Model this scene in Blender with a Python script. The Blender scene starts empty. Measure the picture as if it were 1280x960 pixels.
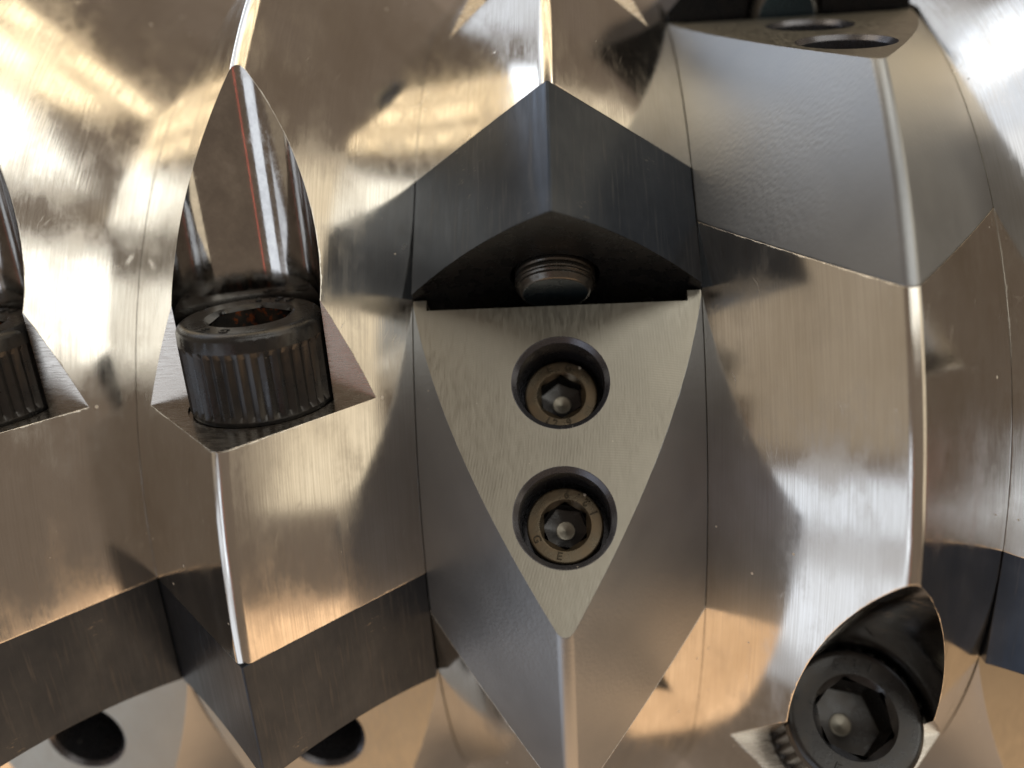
import bpy, bmesh, math, random
from mathutils import Matrix, Vector
rad = math.radians
sc = bpy.context.scene
col = sc.collection
MM = 0.001

# ------------------------------------------------------------------ camera
RIDGE = 175.0                       # rotor radius at the ridge, mm
PITCH = 70.0                        # ring width, mm
cam_d = bpy.data.cameras.new('camera')
cam = bpy.data.objects.new('camera', cam_d); col.objects.link(cam)
cam_d.sensor_width = 36.0
cam_d.lens = 1034.0 / 1280.0 * 36.0
cam_d.clip_start = 0.01; cam_d.clip_end = 50
PAN, TILT, ROLL = 0.0676, 0.0, -0.0336
cp, sp, ct, st, cr, sr = math.cos(PAN), math.sin(PAN), math.cos(TILT), math.sin(TILT), math.cos(ROLL), math.sin(ROLL)
rot = (Matrix(((cr, -sr, 0), (sr, cr, 0), (0, 0, 1))) @ Matrix(((1, 0, 0), (0, ct, -st), (0, st, ct)))
       @ Matrix(((cp, 0, sp), (0, 1, 0), (-sp, 0, cp))))
def w3(v): return Vector((v[0], v[2], -v[1]))          # (right, down, forward) -> world
right, down, fwd = w3(rot[0]), w3(rot[1]), w3(rot[2])
m = Matrix.Identity(4)
for i in range(3):
    m[i][0], m[i][1], m[i][2] = right[i], -down[i], -fwd[i]
m.translation = Vector((2.34, -(RIDGE + 165.4), 1.2)) * MM
cam.matrix_world = m
cam_d.dof.use_dof = True
cam_d.dof.focus_distance = 0.188
cam_d.dof.aperture_fstop = 5.2
sc.camera = cam

# ------------------------------------------------------------------ light
world = bpy.data.worlds.new('World'); sc.world = world; world.use_nodes = True
bg = world.node_tree.nodes['Background']
bg.inputs[0].default_value = (0.40, 0.30, 0.22, 1); bg.inputs[1].default_value = 0.52

def lamp(name, elev, azim, dist, w, h, color, radiance, spin=0):
    """a rectangular lamp seen from the rotor at an elevation / azimuth (0 = behind the camera)"""
    d = bpy.data.lights.new(name, 'AREA'); d.shape = 'RECTANGLE'; d.size = w; d.size_y = h
    d.color = color; d.energy = radiance * math.pi * w * h
    o = bpy.data.objects.new(name, d); col.objects.link(o)
    e, a = rad(elev), rad(azim)
    p = Vector((math.sin(a) * math.cos(e), -math.cos(a) * math.cos(e), math.sin(e))) * dist
    o.location = p
    z = p.normalized(); x = Vector((0, 0, 1)).cross(z)
    if x.length < 1e-3: x = Vector((1, 0, 0))
    x.normalize(); y = z.cross(x)
    mm = Matrix((x, y, z)).transposed().to_4x4() @ Matrix.Rotation(rad(spin), 4, 'Z')
    mm.translation = p; o.matrix_world = mm
    return o
def angular(name, az0, az1, el0, el1, color, radiance, dist=3.0, spin=0):
    """a lamp that covers the given azimuth and elevation range as seen from the rotor"""
    el = (el0 + el1) / 2
    w = 2 * dist * math.cos(rad(el)) * math.tan(rad(az1 - az0) / 2); h = 2 * dist * math.tan(rad(el1 - el0) / 2)
    return lamp(name, el, (az0 + az1) / 2, dist, w, h, color, radiance, spin)
AMBER = (1, .79, .50)
WARM, WHITE, COOL, TAN = (1, .86, .60), (1, .97, .86), (.80, .89, 1), (1, .85, .60)
# workshop windows behind the camera, mostly to the right: two rows of panes
for az in (-6, 12, 30, 48):
    k = .55 if az < 0 else 1
    angular('window_lamp', az, az + 16, 7, 29, WHITE, 2.2 * k)
    angular('window_lamp', az, az + 16, 41, 56, WHITE, 2.6 * k)
# rows of warm ceiling strips
lamp('ceiling_strip_lamp', 70, 0, 2.7, 3.4, .24, AMBER, 3.0, 3)
lamp('ceiling_strip_lamp', 79, 0, 2.7, 3.4, .30, AMBER, 3.2, 3)
lamp('ceiling_strip_lamp', 87, 0, 2.7, 3.4, .20, AMBER, 3.2, 3)
# cool daylight from doors at the left
angular('daylight_lamp', -135, -95, 17, 25, COOL, 4.5)
angular('daylight_lamp', -135, -95, 31, 41, COOL, 4.5)
angular('daylight_lamp', -150, -85, 44, 66, COOL, 1.0)
angular('daylight_lamp', -95, -50, 34, 70, (.80, .89, 1), 1.0)
angular('daylight_lamp', -88, -52, -25, -16, COOL, 1.1)
angular('daylight_lamp', -42, -27, -32, -12, COOL, 1.6)
angular('daylight_lamp', -100, -45, -52, -31, COOL, .55)
# pale walls and floor throwing back light
angular('wall_bounce_lamp', -95, -45, -12, 45, TAN, .20)
angular('wall_bounce_lamp', 66, 110, -20, 40, TAN, 1.0)
def floor_lamp(x0, x1, y0, y1, z, color, radiance):
    d = bpy.data.lights.new('floor_bounce_lamp', 'AREA'); d.shape = 'RECTANGLE'; d.size = x1 - x0; d.size_y = y1 - y0
    d.color = color; d.energy = radiance * math.pi * d.size * d.size_y
    o = bpy.data.objects.new('floor_bounce_lamp', d); col.objects.link(o)
    o.location = ((x0 + x1) / 2, (y0 + y1) / 2, z); o.rotation_euler = (math.pi, 0, 0)
floor_lamp(-.46, 1.3, -.66, .25, -1.0, (1, .62, .33), 1.45)
floor_lamp(-1.9, -.52, -1.6, -.1, -1.0, (.84, .91, 1), .62)
angular('red_streak_lamp', -16.3, -14.8, -40, -14, (1, .12, .08), 1.0)  # thin lamp added to draw the red streak in the bore

sc.render.engine = 'CYCLES'
sc.cycles.use_denoising = True
sc.cycles.max_bounces = 8; sc.cycles.glossy_bounces = 7
sc.cycles.sample_clamp_indirect = 6
sc.view_settings.view_transform = 'Standard'; sc.view_settings.look = 'None'
sc.view_settings.gamma = 1; sc.view_settings.use_curve_mapping = False
sc.view_settings.exposure = 0

# ------------------------------------------------------------------ materials
class NT:
    def __init__(s, name):
        s.m = bpy.data.materials.new(name); s.m.use_nodes = True
        s.t = s.m.node_tree; s.b = s.t.nodes['Principled BSDF']
    def n(s, typ, **kw):
        nd = s.t.nodes.new(typ)
        for k, v in kw.items(): setattr(nd, k, v)
        return nd
    def l(s, a, b): s.t.links.new(a, b)
    def math(s, op, a, b=None, c=None):
        nd = s.n('ShaderNodeMath', operation=op)
        for i, q in enumerate((a, b, c)):
            if q is None: continue
            if isinstance(q, (int, float)): nd.inputs[i].default_value = q
            else: s.l(q, nd.inputs[i])
        return nd.outputs[0]
    def noise(s, vec, scale, detail=3, rough=.55):
        nd = s.n('ShaderNodeTexNoise'); nd.inputs['Scale'].default_value = scale
        nd.inputs['Detail'].default_value = detail; nd.inputs['Roughness'].default_value = rough
        s.l(vec, nd.inputs['Vector']); return nd.outputs['Fac']
    def ramp(s, fac, p0, p1, v0=0.0, v1=1.0):
        nd = s.n('ShaderNodeMapRange'); nd.clamp = True
        nd.inputs[1].default_value, nd.inputs[2].default_value = p0, p1
        nd.inputs[3].default_value, nd.inputs[4].default_value = v0, v1
        s.l(fac, nd.inputs[0]); return nd.outputs[0]
    def mix(s, fac, a, b):
        nd = s.n('ShaderNodeMix', data_type='RGBA')
        if isinstance(fac, (int, float)): nd.inputs[0].default_value = fac
        else: s.l(fac, nd.inputs[0])
        for i, q in ((6, a), (7, b)):
            if isinstance(q, tuple): nd.inputs[i].default_value = (*q, 1)
            else: s.l(q, nd.inputs[i])
        return nd.outputs[2]
    def scaled(s, vec, sx, sy, sz):
        nd = s.n('ShaderNodeMapping'); nd.inputs['Scale'].default_value = (sx, sy, sz)
        s.l(vec, nd.inputs['Vector']); return nd.outputs[0]
    def polar(s):
        """object coordinates unrolled about X: (x, angle*0.16, radius) in metres"""
        co = s.n('ShaderNodeTexCoord').outputs['Object']
        sep = s.n('ShaderNodeSeparateXYZ'); s.l(co, sep.inputs[0])
        ang = s.math('ARCTAN2', sep.outputs[2], s.math('MULTIPLY', sep.outputs[1], -1))
        arc = s.math('MULTIPLY', ang, .16)
        r2 = s.math('SQRT', s.math('ADD', s.math('MULTIPLY', sep.outputs[1], sep.outputs[1]), s.math('MULTIPLY', sep.outputs[2], sep.outputs[2])))
        cmb = s.n('ShaderNodeCombineXYZ'); s.l(sep.outputs[0], cmb.inputs[0]); s.l(arc, cmb.inputs[1]); s.l(r2, cmb.inputs[2])
        return cmb.outputs[0]
    def obj(s): return s.n('ShaderNodeTexCoord').outputs['Object']
    def finish(s, color, rough, metal=1.0, height=None, bump=0.0, dist=0.0002, bevel=0.0, specks=0.0, vec=None):
        """specks: share of pale dust grains lying on the surface"""
        if specks > 0:
            vo = s.n('ShaderNodeTexVoronoi'); vo.inputs['Scale'].default_value = 420; s.l(s.obj(), vo.inputs['Vector'])
            sep = s.n('ShaderNodeSeparateColor'); s.l(vo.outputs['Color'], sep.inputs[0])
            lim = s.math('MULTIPLY', s.math('MULTIPLY', sep.outputs[1], sep.outputs[1]), .19)
            near = s.math('LESS_THAN', vo.outputs['Distance'], lim)
            pick = s.math('LESS_THAN', sep.outputs[0], specks)
            dust = s.math('MULTIPLY', near, pick)
            color = s.mix(dust, color, (.62, .58, .52))
            metal_s = s.math('SUBTRACT', metal, s.math('MULTIPLY', dust, metal * .9))
            s.l(metal_s, s.b.inputs['Metallic'])
            if isinstance(rough, (int, float)): rough = s.math('ADD', s.math('MULTIPLY', dust, .5), rough)
            else: rough = s.math('MAXIMUM', rough, s.math('MULTIPLY', dust, .8))
        else: s.b.inputs['Metallic'].default_value = metal
        for q, nm in ((color, 'Base Color'), (rough, 'Roughness')):
            if isinstance(q, tuple): s.b.inputs[nm].default_value = (*q, 1)
            elif isinstance(q, (int, float)): s.b.inputs[nm].default_value = q
            else: s.l(q, s.b.inputs[nm])
        nrm = None
        if bevel > 0:
            bv = s.n('ShaderNodeBevel'); bv.samples = 4; bv.inputs['Radius'].default_value = bevel
            # worn edges: the rounding varies along each edge, with a few nicks
            s.l(s.ramp(s.noise(s.obj(), 260, 4, .75), .42, .72, bevel * .45, bevel * 2.6), bv.inputs['Radius'])
            nrm = bv.outputs[0]
        if height is not None:
            bp = s.n('ShaderNodeBump'); bp.inputs['Strength'].default_value = bump; bp.inputs['Distance'].default_value = dist
            s.l(height, bp.inputs['Height'])
            if nrm: s.l(nrm, bp.inputs['Normal'])
            nrm = bp.outputs[0]
        if nrm: s.l(nrm, s.b.inputs['Normal'])
        return s.m

def scratches(s, vec, stretch=(2500, 90, 2500), ang=.35, lo=.012):
    """thin stray scratches: narrow level lines of a stretched noise, broken up by a second one"""
    mp = s.n('ShaderNodeMapping'); mp.inputs['Rotation'].default_value = (ang, ang * .7, ang); s.l(vec, mp.inputs['Vector'])
    a = s.noise(s.scaled(mp.outputs[0], *stretch), .12, 1, .4)
    line = s.math('LESS_THAN', s.math('ABSOLUTE', s.math('SUBTRACT', a, .5)), lo)
    return s.math('MULTIPLY', line, s.ramp(s.noise(vec, 90, 2), .63, .72))
def steel_turned():
    s = NT('turned_polished_steel'); p = s.polar()
    fine = s.noise(s.scaled(p, 2600, 45, 2600), 1, 2)          # turning lines run round the rotor
    broad = s.noise(s.scaled(p, 260, 9, 260), 1, 3)
    blot = s.noise(s.scaled(p, 34, 22, 34), 1, 4)
    smear = s.noise(s.scaled(p, 120, 60, 120), 1, 5, .65)      # oil film and finger marks
    c = s.mix(s.ramp(blot, .36, .64), (.60, .58, .545), (.74, .74, .73))
    c = s.mix(s.ramp(fine, .3, .8, 0, .40), c, (.44, .41, .375))
    c = s.mix(s.ramp(smear, .52, .70, 0, .35), c, (.50, .475, .44))
    sc_ = scratches(s, p); c = s.mix(s.math('MULTIPLY', sc_, .28), c, (.80, .79, .77))
    r = s.math('ADD', s.ramp(fine, .25, .75, .085, .15), s.ramp(smear, .45, .72, 0, .13))
    r = s.math('ADD', r, s.math('MULTIPLY', sc_, .12))
    h = s.math('ADD', s.math('MULTIPLY', fine, .35), s.math('MULTIPLY', broad, .25))
    s.b.inputs['Anisotropic'].default_value = .45
    tg = s.n('ShaderNodeTangent', direction_type='RADIAL', axis='X'); s.l(tg.outputs[0], s.b.inputs['Tangent'])
    return s.finish(c, r, 1, h, .15, .00006, bevel=.0004, specks=.05)
def steel_cut():
    s = NT('milled_pocket_steel'); o = s.obj()
    f = s.noise(s.scaled(o, 300, 2500, 2500), 1, 2)
    c = s.mix(f, (.50, .47, .43), (.60, .57, .53))
    return s.finish(c, s.ramp(f, .3, .7, .18, .32), 1, f, .12, .0001, specks=.03)
def steel_bore():
    s = NT('bored_steel'); o = s.obj()
    f = s.noise(s.scaled(o, 900, 900, 900), 1, 3); g = s.noise(o, 120, 4, .7)
    c = s.mix(s.ramp(g, .4, .7), (.42, .41, .40), (.56, .55, .53))
    return s.finish(c, s.math('ADD', s.ramp(f, .3, .7, .07, .13), s.ramp(g, .55, .75, 0, .18)), 1, f, .08, .0001, specks=.03)
def knife_black():
    s = NT('dark_hardened_steel'); o = s.obj()
    br = s.noise(s.scaled(o, 900, 700, 60), 1, 3); g = s.noise(o, 45, 4, .6)
    c = s.mix(s.ramp(g, .35, .7), (.028, .036, .051), (.052, .062, .080))
    c = s.mix(s.ramp(br, .55, .8, 0, .35), c, (.15, .15, .155))
    scr = s.noise(s.scaled(o, 60, 400, 1400), 1, 5, .75)
    c = s.mix(s.math('MULTIPLY', s.ramp(scr, .61, .69), s.ramp(g, .56, .66, 0, .7)), c, (.30, .28, .24))
    return s.finish(c, s.ramp(br, .3, .75, .28, .42), .85, br, .10, .00008, bevel=.0003, specks=.05)
def block_blasted():
    s = NT('blasted_grey_steel'); o = s.obj()
    f = s.noise(o, 900, 2, .5); g = s.noise(o, 26, 4, .55)
    vo = s.n('ShaderNodeTexVoronoi', feature='SMOOTH_F1'); vo.inputs['Scale'].default_value = 850; s.l(s.scaled(o, 1, 1, 1.5), vo.inputs['Vector'])
    c = s.mix(s.ramp(g, .35, .7), (.265, .285, .315), (.335, .352, .375))
    h = s.math('ADD', s.math('MULTIPLY', f, .25), s.math('MULTIPLY', vo.outputs['Distance'], s.ramp(g, .4, .62, .1, 1.0)))
    return s.finish(c, s.ramp(g, .3, .7, .36, .44), .9, h, .32, .00016, bevel=.0004, specks=.03)
def block_face():
    s = NT('milled_bright_steel'); o = s.obj()
    # overlapping arcs left by the face mill, two cutter passes
    sep = s.n('ShaderNodeSeparateXYZ'); s.l(o, sep.inputs[0])
    def arcs(cx, cz, k):
        dx = s.math('SUBTRACT', sep.outputs[0], cx); dz = s.math('SUBTRACT', sep.outputs[2], cz)
        r = s.math('SQRT', s.math('ADD', s.math('MULTIPLY', dx, dx), s.math('MULTIPLY', dz, dz)))
        return s.math('SINE', s.math('MULTIPLY', r, k))
    a = arcs(.004, .16, 10300); b = arcs(-.16, .02, 9100)
    g = s.noise(o, 70, 4, .6); f = s.noise(s.scaled(o, 1500, 1500, 300), 1, 2)
    w = s.ramp(g, .42, .58)
    h = s.math('ADD', s.math('MULTIPLY', a, w), s.math('MULTIPLY', b, s.math('SUBTRACT', 1.0, w)))
    h = s.math('ADD', s.math('MULTIPLY', h, .16), f)
    c = s.mix(g, (.27, .263, .235), (.36, .348, .31))
    return s.finish(c, s.ramp(f, .3, .7, .30, .42), .95, h, .15, .0001, specks=.09)
def black_oxide(name, rust=0.0, base=(.040, .040, .042), rough=(.26, .42), brown=.3):
    s = NT(name); o = s.obj()
    g = s.noise(o, 210, 4, .6); f = s.noise(o, 1500, 2, .5)
    c = s.mix(s.ramp(g, .4, .7, 0, brown), base, (.16, .115, .07))
    if rust > 0:
        k = s.noise(o, 330, 5, .7)
        c = s.mix(s.ramp(k, .62 - rust * .2, .70 - rust * .2), c, (.36, .10, .035))
    return s.finish(c, s.ramp(g, .3, .7, *rough), .75, f, .18, .00012, bevel=.00025, specks=.03)
M = dict(kface=black_oxide('blue_black_cutting_face', 0, (.016, .018, .022), (.22, .34), .05), letter=black_oxide('dark_letter_steel', 0, (.05, .042, .03), (.3, .4), .2),
         turn=steel_turned(), cut=steel_cut(), bore=steel_bore(), knife=knife_black(), blast=block_blasted(), face=block_face(),
         oxide=black_oxide('black_oxide_screw_steel', 0, (.044, .045, .048), (.22, .40), .10),
         rusty=black_oxide('rusted_socket_steel', .35),
         smallscrew=black_oxide('bronzed_screw_steel', 0, (.11, .092, .066), (.24, .36), .8),
         sleeve=black_oxide('dark_reflection_bore_steel', 0, (.10, .102, .118), (.22, .32), .1),  # dark reflections inside the bores are put into this colour
         pin=black_oxide('worn_drill_point_steel', 0, (.26, .25, .22), (.3, .45), .3),
         thread=black_oxide('worn_thread_steel', 0, (.12, .118, .112), (.2, .35), .3),
         tip=black_oxide('blue_reflection_bolt_end', 0, (.04, .065, .085), (.2, .3), .05))  # blue reflection on the bolt end, put into its colour

# ------------------------------------------------------------------ station frame
ALPHA = rad(9.0)
A_F = RIDGE * math.sin(ALPHA)          # knife cutting face
A_B = A_F - 32.3                       # knife back
A_S = A_F - 79.6                       # bolt seat
B_W = 138.3                            # sloping block face
B_FL = 101.4                           # pocket floor under knife and block
B_AX = 138.0                           # bolt axis
R_BORE = 17.3
def station(phi):
    """matrix: local X = along the rotor, Y = b (outward), Z = a (cutting direction)"""
    p = rad(phi); ca, sa = math.cos(ALPHA), math.sin(ALPHA)
    def w(t, u): return Vector((0, -(u * math.cos(p) - t * math.sin(p)), -(u * math.sin(p) + t * math.cos(p))))
    ea, eb = w(ca, sa), w(-sa, ca)
    return Matrix(((1, 0, 0), tuple(eb), tuple(ea))).transposed().to_4x4()

# ------------------------------------------------------------------ mesh helpers (mm)
def new_mesh(name, verts, faces, mat):
    me = bpy.data.meshes.new(name); me.from_pydata([tuple(v) for v in verts], [], faces)
    me.materials.append(mat); me.update(); return me
def fix_normals(me):
    bm = bmesh.new(); bm.from_mesh(me); bmesh.ops.recalc_face_normals(bm, faces=bm.faces); bm.to_mesh(me); bm.free()
def prism(poly, x0, x1, mat):
    """poly: (b, a) outline, extruded along X"""
    n = len(poly)
    vs = [(x0, b, a) for b, a in poly] + [(x1, b, a) for b, a in poly]
    fs = [tuple(range(n)), tuple(range(2 * n - 1, n - 1, -1))] + [(i, (i + 1) % n, n + (i + 1) % n, n + i) for i in range(n)]
    me = new_mesh('cutter', vs, fs, mat); fix_normals(me); return me
def cyl_z(x, b, a0, a1, r, mat, n=96, r1=None):
    r1 = r if r1 is None else r1
    vs = [(x + r * math.cos(2 * math.pi * i / n), b + r * math.sin(2 * math.pi * i / n), a0) for i in range(n)]
    vs += [(x + r1 * math.cos(2 * math.pi * i / n), b + r1 * math.sin(2 * math.pi * i / n), a1) for i in range(n)]
    fs = [tuple(range(n)), tuple(range(n, 2 * n))] + [(i, (i + 1) % n, n + (i + 1) % n, n + i) for i in range(n)]
    me = new_mesh('cutter', vs, fs, mat); fix_normals(me); return me
def cyl_y(x, a, b0, b1, r, mat, n=96, r1=None):
    me = cyl_z(x, a, b0, b1, r, mat, n, r1)
    for v in me.vertices: v.co = (v.co.x, v.co.z, v.co.y)
    fix_normals(me); return me
def sphere(c, r, mat):
    bm = bmesh.new(); bmesh.ops.create_uvsphere(bm, u_segments=160, v_segments=120, radius=r)
    bmesh.ops.translate(bm, verts=bm.verts, vec=c); me = bpy.data.meshes.new('cutter'); bm.to_mesh(me); bm.free()
    me.materials.append(mat); return me
def boolean(me, ops):
    """ops: (operation, mesh, matrix)"""
    base = bpy.data.objects.new('work', me); col.objects.link(base); tmp = []
    for op, cm, mx in ops:
        if mx is not None: cm.transform(mx)
        o = bpy.data.objects.new('cut', cm); col.objects.link(o); tmp.append(o)
        md = base.modifiers.new('b', 'BOOLEAN'); md.operation = op; md.object = o; md.solver = 'EXACT'
        md.material_mode = 'TRANSFER'
    dg = bpy.context.evaluated_depsgraph_get(); dg.update()
    res = bpy.data.meshes.new_from_object(base.evaluated_get(dg))
    for o in tmp + [base]: bpy.data.objects.remove(o)
    return res
FIL = 2.8                                   # ridge fillet
R_SHARP = RIDGE + FIL * (math.sqrt(2) - 1)
HALF = PITCH / 2 - .035
def v_radius(x): return R_SHARP - abs(x)
def ring_mesh(mat, inner=70.0, a0=0.0, a1=360.0, seg=360):
    prof = [(-HALF, inner), (-HALF, v_radius(HALF) - .1), (-HALF + .09, v_radius(HALF - .09))]
    cen = R_SHARP - FIL * math.sqrt(2)
    prof += [(x, v_radius(x)) for x in (-24., -12.)]
    prof += [(FIL * math.sin(t), cen + FIL * math.cos(t)) for t in [rad(-45 + 9 * k) for k in range(11)]]
    prof += [(x, v_radius(x)) for x in (12., 24.)]
    prof += [(HALF - .09, v_radius(HALF - .09)), (HALF, v_radius(HALF) - .1), (HALF, inner)]
    full = abs(a1 - a0) >= 360; n = seg if full else seg + 1; k = len(prof); vs = []
    for i in range(n):
        t = rad(a0 + (a1 - a0) * i / seg)
        vs += [(x, -r * math.cos(t), -r * math.sin(t)) for x, r in prof]
    fs = []
    for i in range(seg):
        j = (i + 1) % n
        fs += [(i * k + q, i * k + (q + 1) % k, j * k + (q + 1) % k, j * k + q) for q in range(k)]
    if not full: fs += [tuple(range(k)), tuple(range((n - 1) * k, n * k))]
    me = new_mesh('ring', vs, fs, mat); fix_normals(me); return me
def ring_normal(co, fn):
    r = math.hypot(co.y, co.z); rv = Vector((0, co.y / r, co.z / r))
    if r < 139.5 or rv.dot(fn) < .3: return fn
    if abs(co.x) > HALF - .085 and abs(fn.x) > .8: return fn
    cen = R_SHARP - FIL * math.sqrt(2)
    if abs(co.x) < FIL * math.sin(rad(45)) - 1e-4:
        q = (rv * (r - cen) + Vector((co.x, 0, 0))).normalized()
    else:
        sx = 1.0 if fn.x > 0 else -1.0
        q = (rv + Vector((sx, 0, 0))).normalized()
    return q if q.dot(fn) > .8 else fn
def axis_normal(mx, axis, center):
    inv = mx.inverted(); m3 = mx.to_3x3()
    def f(co, fn):
        l = inv @ co; d = l - Vector(center); d[axis] = 0
        q = (m3 @ d).normalized()
        if abs(q.dot(fn)) < .8: return fn
        return q if q.dot(fn) > 0 else -q
    return f
def set_normals(me, fns):
    """fns: material name -> f(position, face normal)"""
    for p in me.polygons: p.use_smooth = True
    out = [None] * len(me.loops)
    for p in me.polygons:
        mat = me.materials[p.material_index]; f = fns.get(mat.name if mat else '')
        for li in p.loop_indices:
            out[li] = f(me.vertices[me.loops[li].vertex_index].co, p.normal) if f else p.normal.copy()
    me.normals_split_custom_set(out)
def to_m(me, name):
    me.transform(Matrix.Scale(MM, 4)); me.name = name; return me
def soft(me, ang=32):
    for p in me.polygons: p.use_smooth = True
    me.set_sharp_from_angle(angle=rad(ang)); return me
def ob(name, me, parent=None, mx=None):
    o = bpy.data.objects.new(name, me); col.objects.link(o)
    if parent is not None: o.parent = parent
    if mx is not None: o.matrix_local = mx
    return o
def thing(name, label, cat, mx, group=None):
    e = bpy.data.objects.new(name, None); col.objects.link(e); e.empty_display_size = .01; e.matrix_world = mx
    e['label'] = label; e['category'] = cat
    if group: e['group'] = group
    return e
def place(mx, x, b, a):
    """matrix of a thing whose base is at station point (x, b, a) mm"""
    return mx @ Matrix.Translation(Vector((x, b, a)) * MM)

# ------------------------------------------------------------------ rotor
PHI = {-3: (), -2: (29.9,), -1: (29.9,), 0: (-11.4,), 1: (-51.3, 69.2), 2: (28.7,), 3: ()}
rotor = thing('shredder_rotor', 'polished steel shredder rotor with V-shaped ridge rings filling the picture', 'rotor', Matrix.Identity(4))
def cut_ring(phis):
    ops = []; fns = {M['turn'].name: ring_normal}; bores = []
    for phi in phis:
        mx = station(phi)
        ops.append(('DIFFERENCE', prism([(B_FL, A_B), (260, A_B), (260, 260), (B_FL, 260)], -40, 40, M['cut']), mx))
        ops.append(('DIFFERENCE', prism([(B_AX + 1.4, A_S), (260, A_S), (260, -260), (B_AX + 1.4, -260)], -40, 40, M['cut']), mx))
        ops.append(('DIFFERENCE', cyl_z(0, B_AX, A_S + .6, -260, R_BORE, M['bore'], 128), mx))
        ops.append(('DIFFERENCE', cyl_z(0, B_AX, A_B + 4, A_S - 3, 11.8, M['sleeve'], 64), mx))
        bores.append((axis_normal(mx, 2, (0, B_AX, 0)), mx))
    def bore_n(co, fn):
        best = None
        for f, mx in bores:
            l = mx.inverted() @ co; d = abs(math.hypot(l.x, l.y - B_AX) - R_BORE)
            if best is None or d < best[0]: best = (d, f)
        return best[1](co, fn)
    fns[M['bore'].name] = bore_n
    me = boolean(ring_mesh(M['turn']), ops)
    set_normals(me, fns); return to_m(me, 'ridge_ring')
cache = {}
for i in range(-3, 4):
    key = PHI[i]
    if key not in cache: cache[key] = cut_ring(key)
    ob('ridge_ring', cache[key], rotor, Matrix.Translation((i * PITCH * MM, 0, 0)))

# ------------------------------------------------------------------ knife, wedge block, screws: one of each, then copies
TIP = 176.05; KH = 34.8
def knife_mesh():
    me = prism([(0, 0), (1, 0), (1, 1), (0, 1)], 0, 1, M['knife'])
    out = [(-KH, B_FL + .1), (KH, B_FL + .1), (KH, TIP - KH), (.25, TIP - .25), (-.25, TIP - .25), (-KH, TIP - KH)]
    n = len(out)
    vs = [(x, b, A_B + .05) for x, b in out] + [(x, b, A_F) for x, b in out]
    fs = [tuple(range(n)), tuple(range(n, 2 * n))] + [(i, (i + 1) % n, n + (i + 1) % n, n + i) for i in range(n)]
    me = new_mesh('knife', vs, fs, M['knife']); fix_normals(me)
    rho = 135.0; cz = A_F - 35 * 35 / (2 * rho) + rho
    me = boolean(me, [('DIFFERENCE', sphere((0, TIP - 35, cz), rho, M['kface']), None),
                      ('DIFFERENCE', cyl_z(0, B_AX + 2, A_B - 5, A_F + 10, 10.9, M['kface'], 72), None)])
    soft(me, 22); me.transform(Matrix.Translation((0, -B_FL, -A_B))); return to_m(me, 'knife_body')
H1, H2 = (0.6, 50.0), (0.6, 81.8)          # screw holes in the block face (x, a)
def block_meshes():
    poly = [(B_FL + .1, A_F + .25), (B_W, A_F + .25), (B_W, 240), (B_FL + .1, 240)]
    mx = station(0)
    me = ring_mesh(M['blast'], 80.0, -25, 75, 200)
    me.transform(mx.inverted())
    ops = [('INTERSECT', prism(poly, -HALF + .1, HALF - .1, M['face']), None),
           ('DIFFERENCE', prism([(B_W - 16, A_F - 1), (B_W + 5, A_F - 1), (B_W + 5, A_F + 3.0), (B_W - 16, A_F + 3.0)], -31.6, 31.6, M['cut']), None)]
    for x, a in (H1, H2):
        ops.append(('DIFFERENCE', cyl_y(x, a, B_W - 26, B_W + 8, 11.5, M['sleeve'], 96), None))
    me = boolean(me, ops)
    me.transform(mx); set_normals(me, {M['blast'].name: ring_normal}); me.transform(mx.inverted())
    me.transform(Matrix.Translation((0, -B_FL, -A_F)))
    # keep custom normals valid after the shift (pure translation)
    return to_m(me, 'block_body')
def revolve(layers, mat, n=96, name='lathe', cap0=False, cap1=False):
    """layers: (radius or f(angle), z); axis Z"""
    vs = []
    for r, z in layers:
        for i in range(n):
            t = 2 * math.pi * i / n; q = r(t) if callable(r) else r
            vs.append((q * math.cos(t), q * math.sin(t), z))
    fs = [(k * n + i, k * n + (i + 1) % n, (k + 1) * n + (i + 1) % n, (k + 1) * n + i) for k in range(len(layers) - 1) for i in range(n)]
    if cap0: fs.append(tuple(range(n - 1, -1, -1)))
    if cap1: fs.append(tuple(range((len(layers) - 1) * n, len(layers) * n)))
    return new_mesh(name, vs, fs, mat)
def hexr(flat):                             # hexagon radius by angle, across-flats half width = flat
    return lambda t: flat / math.cos(((t + math.pi / 6) % (math.pi / 3)) - math.pi / 6)
def sleeve_mesh():
    # counterbore wall, dark reflections put into its colour, with its bluish chamfered mouth; local Z = outward, 0 = block face
    return to_m(soft(revolve([(10.7, -25.5), (10.45, -25.5), (10.3, -25.5), (10.3, -1.1), (11.45, .03), (11.56, .03)], M['sleeve'], 96), 25), 'counterbore')
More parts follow.
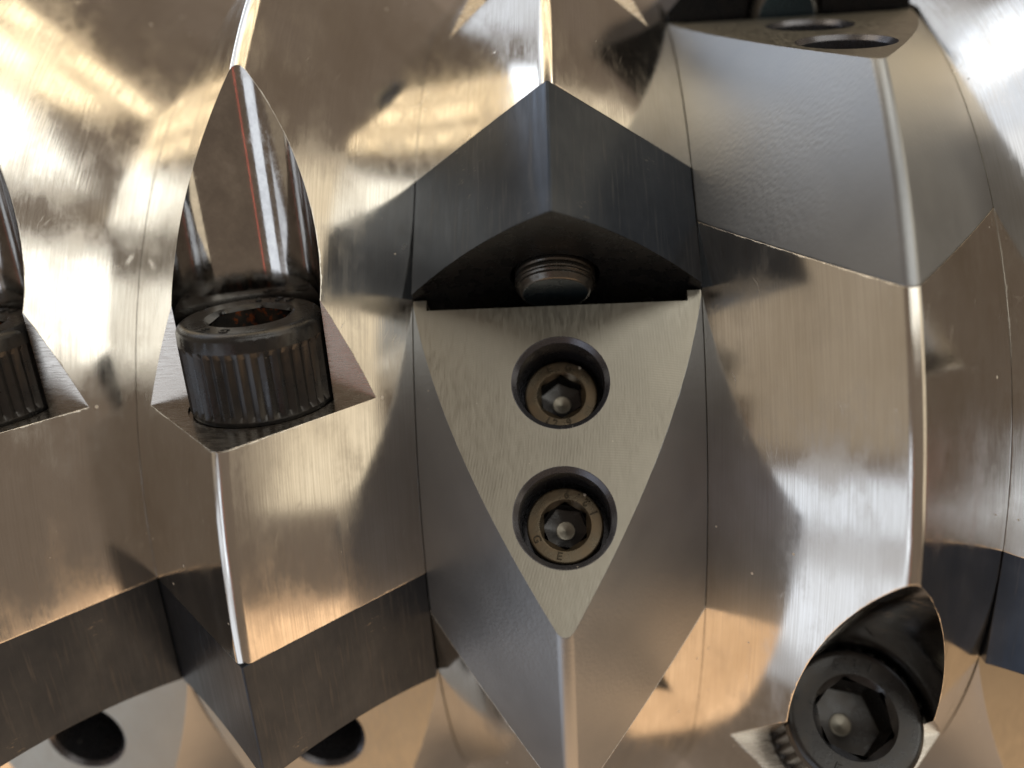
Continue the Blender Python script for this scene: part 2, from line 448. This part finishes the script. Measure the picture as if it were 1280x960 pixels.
def head_meshes(r, h, flat, depth, knurl, mat, inner_mat, rim, pt=.34):
    n = knurl * 4
    def kn(amp):
        return lambda t: r - amp * (1 - abs(((t * knurl / (2 * math.pi)) % 1) * 2 - 1)) ** 1.0
    hx = hexr(flat)
    c = rim
    lay = [(r * .55, 0), (r - .9, 0), (r - .25, .5)]
    k0, k1 = h * .07, h * .80
    lay += [(kn(.15), k0), (kn(r * .055), k0 + h * .05), (kn(r * .055), k1 - h * .06), (kn(.1), k1)]
    for q in range(1, 7):
        t = q / 6 * math.pi / 2
        lay.append((r - .12 - c + c * math.cos(t), h - c + c * math.sin(t)))
    lay += [(flat * 1.155 + .45, h), (lambda t: max(hx(t), flat * 1.155 - .1), h - .45), (lambda t: hx(t), h - .95)]
    head = to_m(soft(revolve(lay, mat, n, 'screw_head'), 19), 'screw_head')
    rec = to_m(soft(revolve([(hx, h - .98), (lambda t: hx(t) * .985, h - depth), (flat * (pt + .12), h - depth - .7), (flat * pt, h - depth - .9)], inner_mat, 96), 24), 'hex_recess')
    pin = to_m(soft(revolve([(flat * pt, h - depth - .9), (flat * (pt - .03), h - depth - .72), (flat * .2, h - depth - 1.0), (.05, h - depth - 1.3)], M['pin'], 48), 30), 'drill_point')
    return head, rec, pin
def letter_mesh(ch, size, mat, cache={}):
    k = (ch, size, mat.name)
    if k in cache: return cache[k]
    cu = bpy.data.curves.new('t', 'FONT'); cu.body = ch; cu.size = size; cu.extrude = .22 if size > 3 else .16; cu.bevel_depth = .06
    cu.align_x = 'CENTER'; cu.align_y = 'CENTER'; cu.resolution_u = 3
    o = bpy.data.objects.new('t', cu); col.objects.link(o)
    dg = bpy.context.evaluated_depsgraph_get(); dg.update()
    me = bpy.data.meshes.new_from_object(o.evaluated_get(dg)); bpy.data.objects.remove(o)
    me.materials.clear(); me.materials.append(mat); cache[k] = to_m(me, 'letter'); return cache[k]
def letters(parent, marks, rr, z, size, mat):
    for ch, ang, inward in marks:
        t = rad(ang); spin = t + (math.pi / 2 if inward else -math.pi / 2)
        mx = Matrix.Translation((rr * math.cos(t) * MM, rr * math.sin(t) * MM, z * MM)) @ Matrix.Rotation(spin, 4, 'Z')
        o = ob('letter', letter_mesh(ch, size, mat), parent, mx)
        if ch == '.': o.name = 'dot'

KNIFE = knife_mesh(); BLOCK = block_meshes(); SLEEVE = sleeve_mesh()
BIG = head_meshes(16.6, 21.6, 8.4, 12, 38, M['oxide'], M['rusty'], 2.2)
BIGCLEAN = head_meshes(16.6, 21.6, 8.4, 13, 38, M['oxide'], M['oxide'], 1.9)
SMALL = head_meshes(9.0, 12, 4.85, 6.5, 36, M['smallscrew'], M['oxide'], .5, .47)
L_SH = A_S - (A_F - 4.4) - 3.4             # shank end, just past the hollow cutting face
def shank_layers():
    lay = [(9.8, .2)]
    z = .2
    zend = L_SH
    lay.append((9.8, zend + 12))
    q = zend + 12
    while q > zend + 3.4:
        lay += [(9.8, q - .5), (9.5, q - 1.0), (9.8, q - 1.5)]; q -= 1.7
    lay += [(9.7, zend + 2.6), (9.1, zend + 1.9), (9.3, zend + 1.3), (8.8, zend + .7), (8.6, zend + .3), (8.3, zend), (8.0, zend - .1)]
    return lay
SHANK = to_m(soft(revolve(shank_layers(), M['thread'], 72), 30), 'threaded_shank')
TIPM = to_m(soft(revolve([(8.0, L_SH - .1), (7.5, L_SH + .15), (.05, L_SH + .2)], M['tip'], 72), 30), 'shank_end')
WASH = to_m(soft(revolve([(11.6, .02), (18.2, .02), (18.4, -.25)], M['cut'], 96), 30), 'spotface')

def screw_big(ring, phi, label, rusty=True):
    mx = Matrix.Translation((ring * PITCH * MM, 0, 0)) @ station(phi)
    # Z of the screw = away from the knife (-a)
    loc = place(mx, 0, B_AX, A_S + .6) @ Matrix.Rotation(math.pi, 4, 'X')
    t = thing('knife_bolt', label, 'bolt', loc, 'bolts that hold the knives')
    hd, rc, pn = BIG if rusty else BIGCLEAN
    h = ob('screw_head', hd, t, Matrix.Rotation(.05, 4, 'Z')); ob('hex_recess', rc, h, Matrix.Rotation(.25, 4, 'Z')); ob('drill_point', pn, h)
    letters(h, [('1', 60, True), ('2', 75, True), ('.', 86, True), ('9', 97, True), ('E', 238, True), ('G', 262, True)], 13.1, 21.65, 3.2, M['oxide'])
    s = ob('threaded_shank', SHANK, t); ob('shank_end', TIPM, s)
    return t
def knife(ring, phi, label):
    mx = Matrix.Translation((ring * PITCH * MM, 0, 0)) @ station(phi)
    t = ob('rotor_knife', KNIFE); t.matrix_world = place(mx, 0, B_FL, A_B)
    t['label'] = label; t['category'] = 'knife'; t['group'] = 'dark knives bolted into the rotor'
    return t
def block(ring, phi, label):
    mx = Matrix.Translation((ring * PITCH * MM, 0, 0)) @ station(phi)
    t = thing('wedge_block', label, 'block', place(mx, 0, B_FL, A_F), 'wedge blocks in front of the knives')
    ob('block_body', BLOCK, t)
    for x, a in (H1, H2):
        ob('counterbore', SLEEVE, t, Matrix.Translation(Vector((x, B_W - B_FL, a - A_F)) * MM) @ Matrix.Rotation(-math.pi / 2, 4, 'X'))
    return t
def screw_small(ring, phi, hole, spin, marks, label):
    mx = Matrix.Translation((ring * PITCH * MM, 0, 0)) @ station(phi)
    loc = place(mx, hole[0], B_W - 21.5, hole[1]) @ Matrix.Rotation(-math.pi / 2, 4, 'X')
    t = thing('socket_screw', label, 'screw', loc, 'socket screws sunk in the wedge blocks')
    hd, rc, pn = SMALL
    h = ob('screw_head', hd, t); ob('hex_recess', rc, h, Matrix.Rotation(rad(spin), 4, 'Z')); ob('drill_point', pn, h)
    letters(h, marks, 7.25, 12.05, 2.5, M['letter'])
    return t

knife(0, -11.4, 'dark knife in the middle, above the bright block with two screws')
knife(-1, 29.9, 'dark knife at the bottom, under the knurled bolt standing in its pocket')
knife(-2, 29.9, 'dark knife at the bottom left corner, cut by the left edge')
knife(2, 28.7, 'blue-black knife at the right edge, beside the hexagon bolt pocket')
knife(1, -51.3, 'dark knife at the top edge, above the grey blasted block')
screw_big(1, -51.3, 'bolt end at the top edge, behind the grey blasted block with holes', False)
block(0, -11.4, 'bright wedge block in the middle with two sunk socket screws')
block(1, -51.3, 'grey blasted wedge block at the top right with two empty-looking holes')
block(-1, 29.9, 'pale block at the bottom below the dark knife, one black hole showing')
block(-2, 29.9, 'pale block at the bottom left corner, black hole with bright rim')
block(2, 28.7, 'grey block at the bottom right corner, below the blue-black knife')
screw_big(-1, 29.9, 'large knurled black cap screw standing in the pocket, rust in its socket')
screw_big(-2, 29.9, 'rusty knurled cap screw at the left edge, half out of the picture')
screw_big(1, 69.2, 'large black cap screw at bottom right, hexagon socket facing the viewer', False)
screw_big(0, -11.4, 'worn bolt end sticking out under the middle dark knife', False)
screw_small(0, -11.4, H1, 8, [('E', 112, False), ('.', 93, False), ('G', 74, False), ('1', 242, True), ('2', 257, True), ('.', 270, True), ('9', 284, True)],
            'upper of the two socket screws in the bright middle block')
screw_small(0, -11.4, H2, 22, [('9', 85, True), ('.', 64, True), ('2', 46, True), ('1', 22, True), ('G', 205, True), ('E', 258, True)],
            'lower of the two socket screws in the bright middle block')
